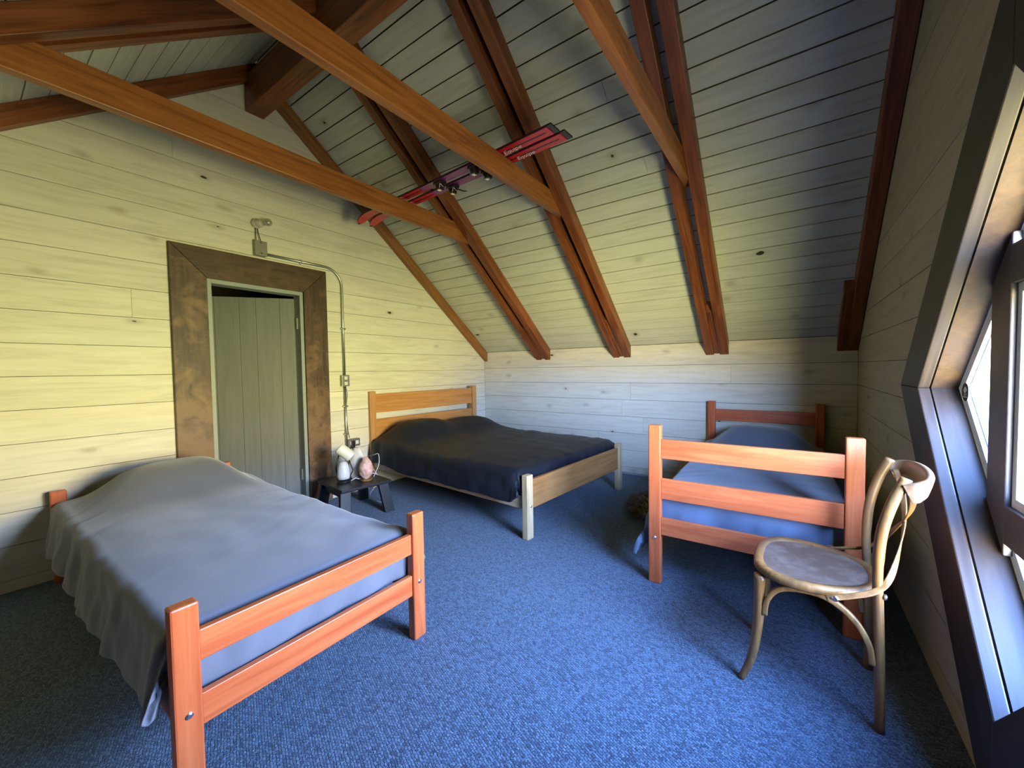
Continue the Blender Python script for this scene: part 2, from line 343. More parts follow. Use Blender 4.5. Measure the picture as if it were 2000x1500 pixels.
# ------------------------------------------------------------------ room shell
def gable(poly):           # (y,z) clipped to the two roof slopes
    poly = clip(poly, SL, 1, HK)                               # z <= HK - SL*y
    poly = clip(poly, -SL, 1, HK - SL * YF)                    # z <= HK + SL*(y-YF)
    return poly
def strip_list(z0, step, zmax):
    zs = [0.0]; z = z0
    while z < zmax: zs.append(z); z += step
    zs.append(zmax); return zs
def gable_wall(name, x_face, sx_, zs, hole, m, thick=.018):
    """horizontal boards, sx_=-1 when the wall body lies at smaller x"""
    bm = nb(); gap = .0016
    for i in range(len(zs) - 1):
        cuts = [zs[i] + (gap if i else 0)] + [z for z in hole['splits'] if zs[i] + .004 < z < zs[i + 1] - .004] + [zs[i + 1] - gap]
        joints = [0.0, YF]
        r = random.Random(i * 31 + int(x_face * 10) + 5)
        if r.random() < .4: joints.insert(1, r.uniform(-4.9, -1.0))
        js = sorted(joints)
        for a in range(len(js) - 1):
            for j in range(len(cuts) - 1):
                base = gable([(js[a] + .0008, cuts[j]), (js[a + 1] - .0008, cuts[j]), (js[a + 1] - .0008, cuts[j + 1]), (js[a] + .0008, cuts[j + 1])])
                if len(base) < 3: continue
                for piece in hole['pieces'](base, (cuts[j] + cuts[j + 1]) / 2):
                    if len(piece) >= 3 and area(piece) > 1e-5:
                        dpt = r.uniform(0, .0012); prism(bm, [(x_face - (0 if sx_ < 0 else 0) + sx_ * dpt, p[0], p[1]) for p in piece], (sx_ * thick, 0, 0))
    # solid backing
    zc = [0.0] + sorted(hole['splits']) + [4.2]
    for j in range(len(zc) - 1):
        base = gable([(YF - .08, zc[j]), (.08, zc[j]), (.08, zc[j + 1]), (YF - .08, zc[j + 1])])
        if len(base) < 3: continue
        for piece in hole['pieces'](base, (zc[j] + zc[j + 1]) / 2):
            if len(piece) >= 3 and area(piece) > 1e-5: prism(bm, [(x_face + sx_ * (thick + .001), p[0], p[1]) for p in piece], (sx_ * .06, 0, 0), 1)
    return structure(obj(name, bm, [m, 'gapm']))
DY0, DY1, DZ = -3.385, -2.63, 2.005       # door rough opening
def door_pieces(base, zm):
    if zm > DZ: return [base]
    return [clip(base, 1, 0, DY0), clip(base, -1, 0, -DY1)]
gable_wall('wall_left', 0.0, -1, strip_list(.068, .197, 4.0), {'splits': [DZ], 'pieces': door_pieces}, 'plank_left')
HH = WH + .040
def win_pieces(base, zm):
    if abs(zm - WZ) > HH: return [base]
    s = 1 if zm > WZ else -1      # |y-WY|+|z-WZ|>=HH
    k = HH + s * WZ * 1.0
    # right of hole: (y-WY)+s(z-WZ)>=HH ; left: -(y-WY)+s(z-WZ)>=HH
    return [clip(base, -1, -s, -(HH + WY + s * WZ)), clip(base, 1, -s, -(HH - WY + s * WZ))]
gable_wall('wall_right', W, 1, strip_list(.085, .197, 4.0), {'splits': [WZ - HH, WZ, WZ + HH], 'pieces': win_pieces}, 'plank_right_shaded')
def knee(name, y, s):
    bm = nb(); zs = strip_list(.085, .197, HK); zs[-1] = HK; zs = [z for z in zs if z < HK - .05] + [HK]
    for i in range(len(zs) - 1):
        r = random.Random(i + 77); js = [0.0, r.uniform(.8, 3.6), W] if r.random() < .6 else [0.0, W]
        for a in range(len(js) - 1):
            d = r.uniform(0, .0012); box(bm, (js[a] + .0008, min(y + s * d, y + s * .018), zs[i] + .0016 * (i > 0)), (js[a + 1] - .0008, max(y + s * d, y + s * .018), zs[i + 1] - .0016))
    box(bm, (-.06, min(y + s * .019, y + s * .08), 0), (W + .06, max(y + s * .019, y + s * .08), HK + .02), 1)
    return structure(obj(name, bm, ['plank_back', 'gapm']))
knee('wall_back', 0.0, 1); knee('wall_front', YF, -1)
# ceiling: two slopes of boards running along x
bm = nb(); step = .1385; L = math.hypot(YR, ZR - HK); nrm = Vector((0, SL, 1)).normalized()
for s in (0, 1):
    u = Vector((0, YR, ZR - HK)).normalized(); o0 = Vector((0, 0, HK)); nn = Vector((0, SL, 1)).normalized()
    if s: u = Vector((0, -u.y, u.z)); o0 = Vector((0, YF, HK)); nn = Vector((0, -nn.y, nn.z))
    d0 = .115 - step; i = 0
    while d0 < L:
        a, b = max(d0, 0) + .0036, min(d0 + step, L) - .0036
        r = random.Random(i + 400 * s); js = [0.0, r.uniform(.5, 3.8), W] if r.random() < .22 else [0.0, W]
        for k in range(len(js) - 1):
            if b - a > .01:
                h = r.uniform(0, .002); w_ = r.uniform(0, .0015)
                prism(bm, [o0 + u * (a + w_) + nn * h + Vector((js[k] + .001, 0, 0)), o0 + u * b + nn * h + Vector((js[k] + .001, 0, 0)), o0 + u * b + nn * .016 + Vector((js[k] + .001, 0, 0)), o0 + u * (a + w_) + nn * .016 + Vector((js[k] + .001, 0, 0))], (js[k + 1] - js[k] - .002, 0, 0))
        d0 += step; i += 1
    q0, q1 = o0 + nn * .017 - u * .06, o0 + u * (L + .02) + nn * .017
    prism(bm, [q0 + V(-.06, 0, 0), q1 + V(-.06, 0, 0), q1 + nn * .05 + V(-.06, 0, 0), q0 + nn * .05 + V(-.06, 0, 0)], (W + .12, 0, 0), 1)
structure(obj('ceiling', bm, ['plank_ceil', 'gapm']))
bm = nb(); box(bm, (-.08, YF - .08, -.06), (W + .08, .08, 0)); structure(obj('floor', bm, 'carpet'))
bm = nb(); box(bm, (0, -.013, 0), (W, 0, .022)); structure(obj('baseboard_back', bm, 'base', bevel=.002))
# dark hall behind the door
bm = nb(); box(bm, (-1.7, -4.3, -.06), (-.08, -1.9, 0)); structure(obj('floor_hall', bm, 'darkvoid'))
bm = nb(); box(bm, (-1.76, -4.3, 0), (-1.7, -1.9, 2.4)); box(bm, (-1.76, -4.36, 0), (-.08, -4.3, 2.4)); box(bm, (-1.76, -1.9, 0), (-.08, -1.84, 2.4)); structure(obj('wall_hall', bm, 'darkvoid'))
bm = nb(); box(bm, (-1.76, -4.36, 2.4), (-.08, -1.84, 2.46)); structure(obj('ceiling_hall', bm, 'darkvoid'))

# door: casing, jamb and leaf
door = bpy.data.objects.new('door_1', None); C.objects.link(door); structure(door)
cy0, cy1, cz1 = -3.608, -2.428, 2.212; iy0, iy1, iz1 = -3.385, -2.648, 1.985; tk = .032
for nm, pts, mm in (('casing', [(cy0, 0), (iy0, 0), (iy0, iz1), (cy0, cz1)], 'old_v'), ('casing', [(iy1, 0), (cy1, 0), (cy1, cz1), (iy1, iz1)], 'old_v'), ('casing', [(cy0 + .002, cz1), (iy0 + .002, iz1), (iy1 - .002, iz1), (cy1 - .002, cz1)], 'old_h')):
    bm = nb(); prism(bm, [(0.001, a, b) for a, b in pts], (tk, 0, 0)); obj(nm, bm, mm, door, bevel=.003)
bm = nb(); jx0, jx1 = -.09, .022
box(bm, (jx0, iy0 - .002, 0), (jx1, iy0 + .030, 1.985)); box(bm, (jx0, -2.682, 0), (jx1, -2.652, 1.985)); box(bm, (jx0, iy0 + .030, 1.952), (jx1, -2.682, 1.985))
obj('jamb', bm, 'jamb', door, bevel=.002)
leaf_len = .70; ang = math.radians(232); hx, hy = -.052, -2.70
bm = nb(); du = Vector((math.cos(ang), math.sin(ang), 0)); dn_ = Vector((-du.y, du.x, 0)); ws = [.12, .19, .13, .19, .07]; a = 0
for w_ in ws:
    p = Vector((hx, hy, .012)) + du * a; q = Vector((hx, hy, .012)) + du * (a + w_ - .0025)
    prism(bm, [p, q, q - dn_ * .035, p - dn_ * .035], (0, 0, 1.915)); a += w_
leaf = obj('door_leaf', bm, 'door', door, bevel=.0015)
for z in (.25, 1.65):
    bm = nb(); box(bm, (-.05, -2.694, z), (-.02, -2.684, z + .1)); obj('hinge', bm, 'metal', door)

# window: diamond casing, reveal, frame, bars, glass
win = bpy.data.objects.new('window_1', None); C.objects.link(win); structure(win)
def dia(h, x): return [V(x, WY + h, WZ), V(x, WY, WZ - h), V(x, WY - h, WZ), V(x, WY, WZ + h)]
def ring(bm, h0, h1, x0, x1, side):
    A, B = dia(h0, x0), dia(h1, x0); i, j = side, (side + 1) % 4
    prism(bm, [A[i], A[j], B[j], B[i]], (x1 - x0, 0, 0))
for k in range(4):
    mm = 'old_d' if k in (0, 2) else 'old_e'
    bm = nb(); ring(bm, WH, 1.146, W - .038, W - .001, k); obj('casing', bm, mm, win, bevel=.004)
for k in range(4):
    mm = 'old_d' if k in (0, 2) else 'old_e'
    bm = nb(); ring(bm, WH + .012, WH + .058, W + .006, W + .085, k); obj('reveal_board', bm, 'old_up_lit' if k in (2, 3) else mm, win)
bm = nb()
for k in range(4): ring(bm, WH - .040, WH + .03, W + .086, W + .100, k)
for k in range(4): ring(bm, WH - .052, WH + .03, W + .100, W + .118, k)
for k in range(4): ring(bm, WH - .064, WH + .03, W + .118, W + .135, k)
obj('frame', bm, 'winframe', win, bevel=.002)
def bar(name, y0, y1, z0, z1, x0=W + .066, x1=W + .104):
    bm = nb(); poly = [(y0, z0), (y1, z0), (y1, z1), (y0, z1)]; h = WH - .004
    for sy in (1, -1):
        for sz in (1, -1): poly = clip(poly, sy, sz, h + sy * WY + sz * WZ)
    prism(bm, [(x0, a_, b_) for a_, b_ in poly], (x1 - x0, 0, 0)); return obj(name, bm, 'winbar', win, bevel=.003)
bar('mullion', WY + .33, WY + .47, WZ - .6, WZ + .6); bar('mullion', WY - .47, WY - .33, WZ - .6, WZ + .6)
bar('transom', WY - .6, WY + .6, WZ - .46, WZ - .34, W + .067, W + .103); bar('transom', WY - .6, WY + .6, WZ + .34, WZ + .46, W + .067, W + .103)
bm = nb()
for (y0, y1, z0, z1) in ((-.33, -.30, -.34, .34), (.30, .33, -.34, .34), (-.30, .30, -.34, -.31), (-.30, .30, .31, .34)):
    box(bm, (W + .080, WY + y0, WZ + z0), (W + .120, WY + y1, WZ + z1))
obj('sash_frame', bm, 'winframe', win, bevel=.002)
bm = nb(); A = dia(WH - .045, W + .108); prism(bm, A, (.005, 0, 0)); obj('glass', bm, 'glass', win)
# sticker
st = thing('window_sticker', 'round black sticker with white drawing at the corner of the diamond window', 'sticker', (W + .0845, -2.258, 1.134))
bm = nb(); mx_ = Matrix.Rotation(-PI / 2, 4, 'Y'); lathe(bm, [(.036, 0), (.036, .0012)], 32, mx_); obj('sticker_disc', bm, 'blackp', st)
bm = nb()
for (a_, b_, r_) in ((0, .012, .009), (.010, .006, .007), (-.010, .008, .007), (.002, .0, .006)):
    lathe(bm, [(r_, 0), (r_, .0006)], 14, Matrix.Translation((-.0013, a_, b_)) @ mx_)
box(bm, (-.0020, -.022, -.021), (-.0013, .022, -.018)); tube(bm, [(-.0014, -.012, -.006), (-.0014, -.006, -.013), (-.0014, .004, -.014), (-.0014, .011, -.008)], .0012, 6)
obj('sticker_drawing', bm, 'skiwhite', st)

# ------------------------------------------------------------------ roof timbers
DV = .137                      # vertical depth of a rafter
def ceil_z(y): return HK - SL * y if y > YR else HK + SL * (y - YF)
def rafter_bm(x0, x1, s, dv=DV):
    bm = nb(); e_ = .0015; ys = 0.0 if s == 0 else YF; sg = -1 if s == 0 else 1
    y_lo = ys + sg * .002; y_hi = YR - sg * .001
    prism(bm, [(x0, y_lo, ceil_z(y_lo) - e_), (x0, y_hi, ceil_z(y_hi) - e_), (x0, y_hi, ceil_z(y_hi) - dv), (x0, y_lo, ceil_z(y_lo) - dv)], (x1 - x0, 0, 0)); return bm
trusses = []
for i, (xa, xb, lab) in enumerate(((.905, 1.115, 'red-brown double rafters joined by a straight tie beam, nearest the door'),
                                   (1.970, 2.180, 'red-brown double rafters with the lighter orange tie beam, middle truss over the dark bed'),
                                   (2.970, 3.180, 'red-brown double rafters with tie beam, truss nearest the diamond window'))):
    t = thing('roof_truss', lab, 'roof truss', group='timber trusses under the sloped ceiling'); xm = (xa + xb) / 2 - .003
    for s in (0, 1):
        mm = 'rafter' if s == 0 else 'rafterf'
        obj('rafter', rafter_bm(xa, xm - .026, s), mm, t, bevel=.004); obj('rafter', rafter_bm(xm + .027, xb, s), mm, t, bevel=.004)
        bm = nb(); ys, sg = (0, -1) if s == 0 else (YF, 1); y0, y1 = ys + sg * .003, ys + sg * .46
        prism(bm, [(xm - .0255, y0, ceil_z(y0) - .002), (xm - .0255, y1, ceil_z(y1) - .002), (xm - .0255, y1, ceil_z(y1) - DV + .03), (xm - .0255, y0, ceil_z(y0) - DV + .012)], (.052, 0, 0))
        obj('spacer_block', bm, mm, t, bevel=.003)
    zb, zt = (2.525, 2.685) if i == 0 else (2.545, 2.695)
    if i == 2: zb, zt = 2.555, 2.70
    yb = lambda z: (HK - z) / SL
    bm = nb(); prism(bm, [(xm - .0255, yb(zb) - .03, zb), (xm - .0255, yb(zt) - .03, zt), (xm - .0255, YF - yb(zt) + .03, zt), (xm - .0255, YF - yb(zb) + .03, zb)], (.052, 0, 0))
    obj('tie_beam', bm, 'tie', t, bevel=.006)
    for yy in (yb(zb) - .22, YF - yb(zb) + .22):
        for dz in (-.02, .025):
            bm = nb(); lathe(bm, [(.004, 0), (.004, .003)], 8, Matrix.Translation((xb - .001, yy + dz, (zb + zt) / 2 + .03 + dz * .6)) @ Matrix.Rotation(PI / 2, 4, 'Y'))
            obj('nail_head', bm, 'boltm', t)
for xa, xb, lab in ((.002, .060, 'single orange-brown rafters following the slopes of the door wall'), (W - .085, W - .003, 'dark single rafters in the corner of ceiling and window wall')):
    t = thing('gable_rafters', lab, 'rafters')
    for s in (0, 1): obj('rafter', rafter_bm(xa, xb, s), ('rafter_light' if xa < 1 else 'rafter') if s == 0 else 'rafterf', t, bevel=.004)
    if xa > 1:
        bm = nb(); prism(bm, [(xa - .06, -.003, ceil_z(-.003) - .002), (xa - .06, -.52, ceil_z(-.52) - .002), (xa - .06, -.52, ceil_z(-.52) - .10), (xa - .06, -.003, ceil_z(-.003) - .137)], (.059, 0, 0)); obj('spacer_block', bm, 'rafter', t, bevel=.003)
bm = nb(); box(bm, (.001, YR - .07, 3.405), (W - .001, YR + .07, 3.68)); tag(obj('ridge_beam', bm, 'ridge', bevel=.006), 'dark heavy ridge beam running along the peak of the ceiling', 'beam')

# ------------------------------------------------------------------ skis on the tie beams
def make_ski(loc, rz, label, ln=2.22):
    t = thing('ski', label, 'ski', loc, rz, 'red skis lying on the tie beams')
    def zc(u):   # tip bends downwards (ski lies upside down)
        return -.0 if u > .22 else -1.0 * (.22 - u) ** 2
    def wd_(u):
        if u < .16: return .049 * math.sqrt(max(0.02, 1 - ((.16 - u) / .16) ** 2.2))
        f = (u - .16) / (ln - .16); return .049 - .011 * math.sin(PI * f) + .001 * f
    def strip(u0, u1, n, zoff, thick, wsc):
        bm = nb(); prev = None
        for k in range(n + 1):
            u = u0 + (u1 - u0) * k / n; w_ = wd_(u) * wsc; z = zc(u) + zoff
            cur = [bm.verts.new((u, -w_, z)), bm.verts.new((u, w_, z)), bm.verts.new((u, w_, z + thick)), bm.verts.new((u, -w_, z + thick))]
            if prev:
                for a_ in range(4): bm.faces.new((prev[a_], prev[(a_ + 1) % 4], cur[(a_ + 1) % 4], cur[a_]))
            else: bm.faces.new(cur)
            prev = cur
        bm.faces.new(prev[::-1]); return bm
    obj('ski_base', strip(0, ln, 60, 0, .010, 1.0), 'skiblack', t)
    obj('top_sheet', strip(.025, .95, 26, -.004, .004, .90), 'skired', t)
    o = obj('top_sheet', strip(.952, 1.63, 18, -.004, .004, .90), 'skipurple', t); o['label'] = 'purple middle section'
    obj('top_sheet', strip(1.632, ln - .035, 24, -.004, .004, .90), 'skired', t)
    for a_, b_ in ((.30, .95), (1.66, 2.15)):
        bm = nb(); box(bm, (a_, -.005, -.0052), (b_, .005, -.004)); obj('stripe', bm, 'skiblack', t)
    # toe and heel bindings hang below
    for nm, u0, s in (('toe_binding', 1.17, 1), ('heel_binding', 1.54, -1)):
        bm = nb(); box(bm, (u0 - .045, -.030, -.024), (u0 + .045, .030, -.004)); prism(bm, [(u0 - .03 * s, -.026, -.024), (u0 + .03 * s, -.026, -.024), (u0 + .012 * s, -.020, -.062), (u0 - .02 * s, -.020, -.056)], (0, .050, 0))
        b_ = obj(nm, bm, 'skiblack', t, bevel=.005)
        bm = nb(); box(bm, (u0 - .016, -.014, -.067), (u0 + .012, .014, -.0555)); tube(bm, [(u0 + .028 * s, -.02, -.03), (u0 + .04 * s, 0, -.052), (u0 + .028 * s, .02, -.03)], .004, 6)
        obj('metal_clip', bm, 'chrome', b_, bevel=.002)
    bm = nb(); tube(bm, [(1.20, .024, -.03), (1.26, .036, -.06), (1.30, .02, -.075)], .005, 6); obj('brake_arm', bm, 'skiblack', t)
    for u0, txt, sz in ((.34, 'Equipe', .042), (1.80, 'Equipe', .055)):
        cu = bpy.data.curves.new('lettering', 'FONT'); cu.body = txt; cu.size = sz; cu.shear = .35; cu.extrude = .0003; cu.align_y = 'CENTER'
        fo = bpy.data.objects.new('tmp', cu); C.objects.link(fo); dg = bpy.context.evaluated_depsgraph_get(); me = bpy.data.meshes.new_from_object(fo.evaluated_get(dg))
        C.objects.unlink(fo); bpy.data.objects.remove(fo); me.materials.clear(); me.materials.append(mat['skiwhite'])
        me.transform(Matrix.Translation((u0, .014, -.0057)) @ Matrix.Rotation(PI, 4, 'X'))
        l_ = bpy.data.objects.new('lettering', me); C.objects.link(l_); l_.parent = t
    return t
make_ski((.335, -2.132, 2.706), math.radians(-3.6), 'red ski with purple middle lying over the tie beams, the one nearer the knee wall')
make_ski((.300, -2.240, 2.706), math.radians(-3.6), 'red ski with purple middle lying over the tie beams, the one nearer the ridge')

# ------------------------------------------------------------------ cloth
def drape(name, m, L0, Wd, ztop, over, bumps=(), wr=.006, r=.06, flare=.12, seed=0, n=(96, 84), parent=None, foot_drop=None, puff=.02, cexp=5.0, folds=1.0):
    """duvet over the rectangle [0,L0]x[-Wd/2,Wd/2]; over=(head,foot,right(-y),left(+y)) overhang lengths"""
    oh, of, orr, ol = over; bm = nb(); nu, nv = n; grid = []
    def arc(d, rr, fl):
        q = rr * PI / 2
        if d < q: return rr * math.sin(d / rr), rr * (1 - math.cos(d / rr))
        return rr + fl * (d - q), rr + (d - q) * math.sqrt(max(0, 1 - fl * fl))
    for i in range(nu + 1):
        row = []; s = -oh + (L0 + oh + of) * i / nu
        for j in range(nv + 1):
            t = -Wd / 2 - orr + (Wd + orr + ol) * j / nv
            cs, ct = min(max(s, 0), L0), min(max(t, -Wd / 2), Wd / 2); dx, dy = s - cs, t - ct
            d = (abs(dx) ** cexp + abs(dy) ** cexp) ** (1 / cexp)
            if cexp > 4 and abs(dx) > .001 and abs(dy) > .001: d = min(d, max(abs(dx), abs(dy)) * 1.0) * (1 - .25 * min(abs(dx), abs(dy)) / max(d, 1e-6))
            nz1 = noise.noise(Vector((s * 2.1, t * 2.4, seed))) ; nz2 = noise.noise(Vector((s * 5.3, t * 7.5, seed + 9.1))); nz3 = noise.noise(Vector((s * 3.0 + t * 9, t * 2 - s * 2, seed + 4)))
            z = ztop
            ex, ey = (cs - L0 / 2) / (L0 / 2), ct / (Wd / 2)
            z += puff * (1 - ex ** 6) * (1 - ey ** 4)
            for (bx, by, sx_, sy_, h) in bumps: z += h * math.exp(-abs((cs - bx) / sx_) ** 2.6 - abs((ct - by) / sy_) ** 4)
            x, y = cs, ct
            if d > 1e-9:
                fl = flare
                if abs(dx) > 1e-6 and abs(dy) > 1e-6: fl = flare + .25 * min(abs(dx), abs(dy)) / d
                if dx > abs(dy): fl = min(fl, .02)
                o_, dn2 = arc(d, r, fl); hd = math.hypot(dx, dy); x += o_ * dx / hd; y += o_ * dy / hd
                zf = z - dn2
                fold = min(1, d / .15)
                along = s if abs(dy) > abs(dx) else t
                f_ = folds * .014 * fold * math.sin(along * 16 + 9 * noise.noise(Vector((along * 2.2, seed, 1)))) * (0.5 + 1.2 * abs(noise.noise(Vector((along * 2.4, 3, seed)))))
                f_ += folds * .012 * fold * noise.noise(Vector((along * 14, d * 8, seed)))
                x += f_ * dx / d; y += f_ * dy / d; z = zf + .012 * nz1 * fold
            wq = noise.noise(Vector((s * 1.1, t * .9, seed + 20))); amp_ = .4 + noise.noise(Vector((s * 1.7, t * 1.5, seed + 31))); cr1 = amp_ * noise.noise(Vector((s * 9 + t * 2.2 + wq * 3, t * 1.0 - s * .4, seed + 2))); cr2 = amp_ * noise.noise(Vector((s * 19 + t * 6 + wq * 5, t * 2.2, seed + 6)))
            z += wr * (nz1 * 1.2 + nz2 * .6 + cr1 * 1.25 + cr2 * .55); 
            x += wr * .6 * nz2; y += wr * .6 * nz3
            if z < .02: z = .02
            row.append(bm.verts.new((x, y, z)))
        grid.append(row)
    for i in range(nu):
        for j in range(nv): bm.faces.new((grid[i][j], grid[i + 1][j], grid[i + 1][j + 1], grid[i][j + 1]))
    o = obj(name, bm, m, parent, smooth=True)
    so = o.modifiers.new('thickness', 'SOLIDIFY'); so.thickness = .022; so.offset = -1
    su = o.modifiers.new('sub', 'SUBSURF'); su.levels = su.render_levels = 1
    return o
def put(o, loc, rz): o.location = loc; o.rotation_euler = (0, 0, rz)
def rbox(bm, x0, x1, y0, y1, z0, z1): box(bm, (x0, y0, z0), (x1, y1, z1))
def mattress_bm(x0, x1, y0, y1, z0, z1): bm = nb(); box(bm, (x0, y0, z0), (x1, y1, z1)); return bm
def bolt(bm, p, d):
    mt = Matrix.Translation(p) @ Vector((0, 0, 1)).rotation_difference(Vector(d)).to_matrix().to_4x4(); lathe(bm, [(.010, -.002), (.010, .002), (.006, .005)], 16, mt)
# generic orange bed: local x from head (0) to foot (L), y across
def orange_bed(label, loc, rz, L_, wd, post_foot, post_head, foot_rails, head_rails, side_z, axis_swapped=False, tilt=0.0):
    t = thing('bed', label, 'bed', loc, rz, 'orange-stained wooden beds'); hw = wd / 2; pw, pt = .068, .045
    rx, ry = ('redy', 'redx') if axis_swapped else ('redx', 'redy')
    for (nm, x0, h) in (('footboard', L_ - pt, post_foot), ('headboard', 0, post_head)):
        root = None
        for sy in (-1, 1):
            bm = nb(); y0 = sy * hw - (pw if sy > 0 else 0); box(bm, (x0, y0, 0), (x0 + pt, y0 + pw, h)); pst = obj('post', bm, 'redz', t, bevel=.006)
            bm = nb(); sgn = 1 if nm == 'footboard' else -1
            bolt(bm, (x0 + (pt if sgn > 0 else 0), y0 + pw / 2, side_z + .0), (sgn, 0, 0)); obj('bolt', bm, 'boltm', pst, smooth=False)
        for (za, zb) in (foot_rails if nm == 'footboard' else head_rails):
            bm = nb(); xr = x0 + .010 if nm == 'footboard' else x0 + .010; box(bm, (xr, -hw + pw - .0, za), (xr + .024, hw - pw, zb)); obj('rail', bm, 'redz' if False else rx if not axis_swapped else 'redx', t, bevel=.003) if False else obj('rail', bm, 'redy' if not axis_swapped else 'redy', t, bevel=.003)
    for sy in (-1, 1):
        bm = nb(); y0 = sy * (hw - .03) - .012; box(bm, (pt, y0, side_z - .06), (L_ - pt, y0 + .024, side_z + .05)); obj('side_rail', bm, 'redx', t, bevel=.003)
    for k in range(12):
        bm = nb(); x0 = .12 + k * (L_ - .3) / 11.5; box(bm, (x0, -hw + .045, side_z - .03), (x0 + .07, hw - .045, side_z - .012)); obj('slat', bm, 'palex', t)
    return t
# left bed: x 0.04..2.29, y -4.215..-3.30
LBL = (.045, -3.765, 0); lb_rz = math.radians(.0)
orange_bed('orange wooden single bed below the door wall, low two-rail footboard nearest the camera', LBL, math.radians(.25), 2.245, .935, .59, .555, [(.405, .497), (.210, .305)], [(.36, .46)], .268)
bm = mattress_bm(.06, 2.11, -.405, .405, .285, .455); o = tag(obj('mattress', bm, 'mattress', bevel=.03), 'off-white mattress under the grey duvet of the bed nearest the camera', 'mattress', 'mattresses'); put(o, LBL, math.radians(.25))
dv = drape('duvet', 'duvet_grey', 2.055, .84, .495, (.0, .24, .30, .25), bumps=[(.30, .03, .28, .33, .18)], wr=.0085, r=.055, flare=.15, seed=3.3, n=(150, 110), folds=1.0)
tag(dv, 'grey cotton duvet over the single bed beside the door', 'duvet', 'duvets'); put(dv, (LBL[0] + .07, LBL[1], 0), math.radians(.25))
# right bed: head at back wall, foot toward camera; local x -> world -y
RBL = (3.475, -.035, 0); rb_rz = math.radians(-90)
orange_bed('orange wooden single bed in the back corner, tall three-rail footboard behind the chair', RBL, math.radians(-89.4), 2.20, .945, .918, .895, [(.728, .838), (.495, .612), (.285, .385)], [(.70, .815), (.42, .52)], .268)
bm = mattress_bm(.06, 2.03, -.42, .42, .285, .43); o = tag(obj('mattress', bm, 'mattress', bevel=.03), 'off-white mattress under the blue-grey duvet of the corner bed', 'mattress', 'mattresses'); put(o, RBL, math.radians(-89.4))
dv = drape('duvet', 'duvet_blue', 2.01, .84, .50, (.0, .25, .36, .12), bumps=[(.26, .0, .24, .36, .19)], wr=.007, r=.05, flare=.24, seed=8.1, cexp=2.0, folds=1.3)
tag(dv, 'blue-grey cotton duvet over the corner bed with the tall footboard', 'duvet', 'duvets'); put(dv, (RBL[0], RBL[1] - .06, 0), math.radians(-89.4))
# double bed
DBL = (.045, -1.195, 0); db_rz = math.radians(-5.1); HW = .79
t = thing('bed', 'honey-coloured wooden double bed with slotted headboard in the back left corner', 'bed', DBL, db_rz)
for sy in (-1, 1):
    y0 = sy * HW - (.07 if sy > 0 else 0)
    bm = nb(); box(bm, (.0, y0, 0), (.068, y0 + .07, 1.035)); obj('headboard_post', bm, 'oakz', t, bevel=.004)
    bm = nb(); box(bm, (2.125, y0, 0), (2.178, y0 + .072, .475)); o = obj('foot_post', bm, 'palez', t, bevel=.006)
    bm = nb(); y1 = sy * (HW - .035) - .014; box(bm, (.07, y1, .215), (2.124, y1 + .028, .315)); obj('side_rail', bm, 'palex', t, bevel=.003)
bm = nb(); box(bm, (.020, -HW + .07, .80), (.046, HW - .07, 1.005)); obj('headboard_panel', bm, 'oaky', t, bevel=.003)
bm = nb(); box(bm, (.020, -HW + .07, .33), (.046, HW - .07, .732)); obj('headboard_panel', bm, 'oaky', t, bevel=.003)
bm = nb(); box(bm, (2.140, -HW + .072, .218), (2.166, HW - .072, .435)); obj('foot_rail', bm, 'footy', t, bevel=.003)
bm = nb(); bolt(bm, (2.179, -HW + .04, .245), (1, 0, 0)); obj('bolt', bm, 'boltm', t)
for k in range(12):
    bm = nb(); box(bm, (.14 + k * .165, -HW + .05, .24), (.22 + k * .165, HW - .05, .258)); obj('slat', bm, 'palex', t)
bm = mattress_bm(.08, 2.045, -.735, .735, .262, .46); o = tag(obj('mattress', bm, 'mattress', bevel=.03), 'pale mattress base showing below the charcoal duvet of the double bed', 'mattress', 'mattresses'); put(o, DBL, db_rz)
dv = drape('duvet', 'duvet_black', 1.935, 1.51, .505, (.0, .22, .28, .24), bumps=[(.24, -.36, .27, .36, .19), (.24, .36, .27, .36, .15)], wr=.009, r=.07, flare=.16, seed=15.2, n=(130, 110), puff=.03, folds=.45)
tag(dv, 'dark charcoal duvet spread over the double bed', 'duvet', 'duvets'); put(dv, (DBL[0] + .10, DBL[1], 0), db_rz)

# ------------------------------------------------------------------ bentwood chair (front faces -x)
ch = thing('dining_chair', 'worn bentwood chair with cross back and cane seat beside the diamond window', 'chair', (3.775, -2.590, 0), math.radians(-2))
def seat_outline(k, n=48, sc_=1.0):
    a = 2 * PI * k / n; c, s = math.cos(a), math.sin(a)
    x = .198 * math.copysign(abs(c) ** .66, c); y = .225 * math.copysign(abs(s) ** .66, s)
    y *= 1 - .30 * max(0, (x + .02) / .205) ** 1.3
    return x * sc_, y * sc_
bm = nb(); rings = []
for sc_, z in ((.82, .452), (.84, .462), (.96, .466), (1.0, .458), (1.0, .440), (.95, .432), (.80, .434)):
    rings.append([bm.verts.new((seat_outline(k, 48, sc_)[0], seat_outline(k, 48, sc_)[1], z)) for k in range(48)])
for i in range(7):
    A_, B_ = rings[i], rings[(i + 1) % 7]
    for k in range(48): bm.faces.new((A_[k], A_[(k + 1) % 48], B_[(k + 1) % 48], B_[k]))
obj('seat_frame', bm, 'chair', ch, smooth=True)
bm = nb(); a = [bm.verts.new((*seat_outline(k, 48, .855), .459)) for k in range(48)]; b = [bm.verts.new((*seat_outline(k, 48, .855), .448)) for k in range(48)]
c0 = bm.verts.new((0, 0, .455))
for k in range(48): bm.faces.new((a[k], a[(k + 1) % 48], c0)); bm.faces.new((a[k], b[k], b[(k + 1) % 48], a[(k + 1) % 48]))
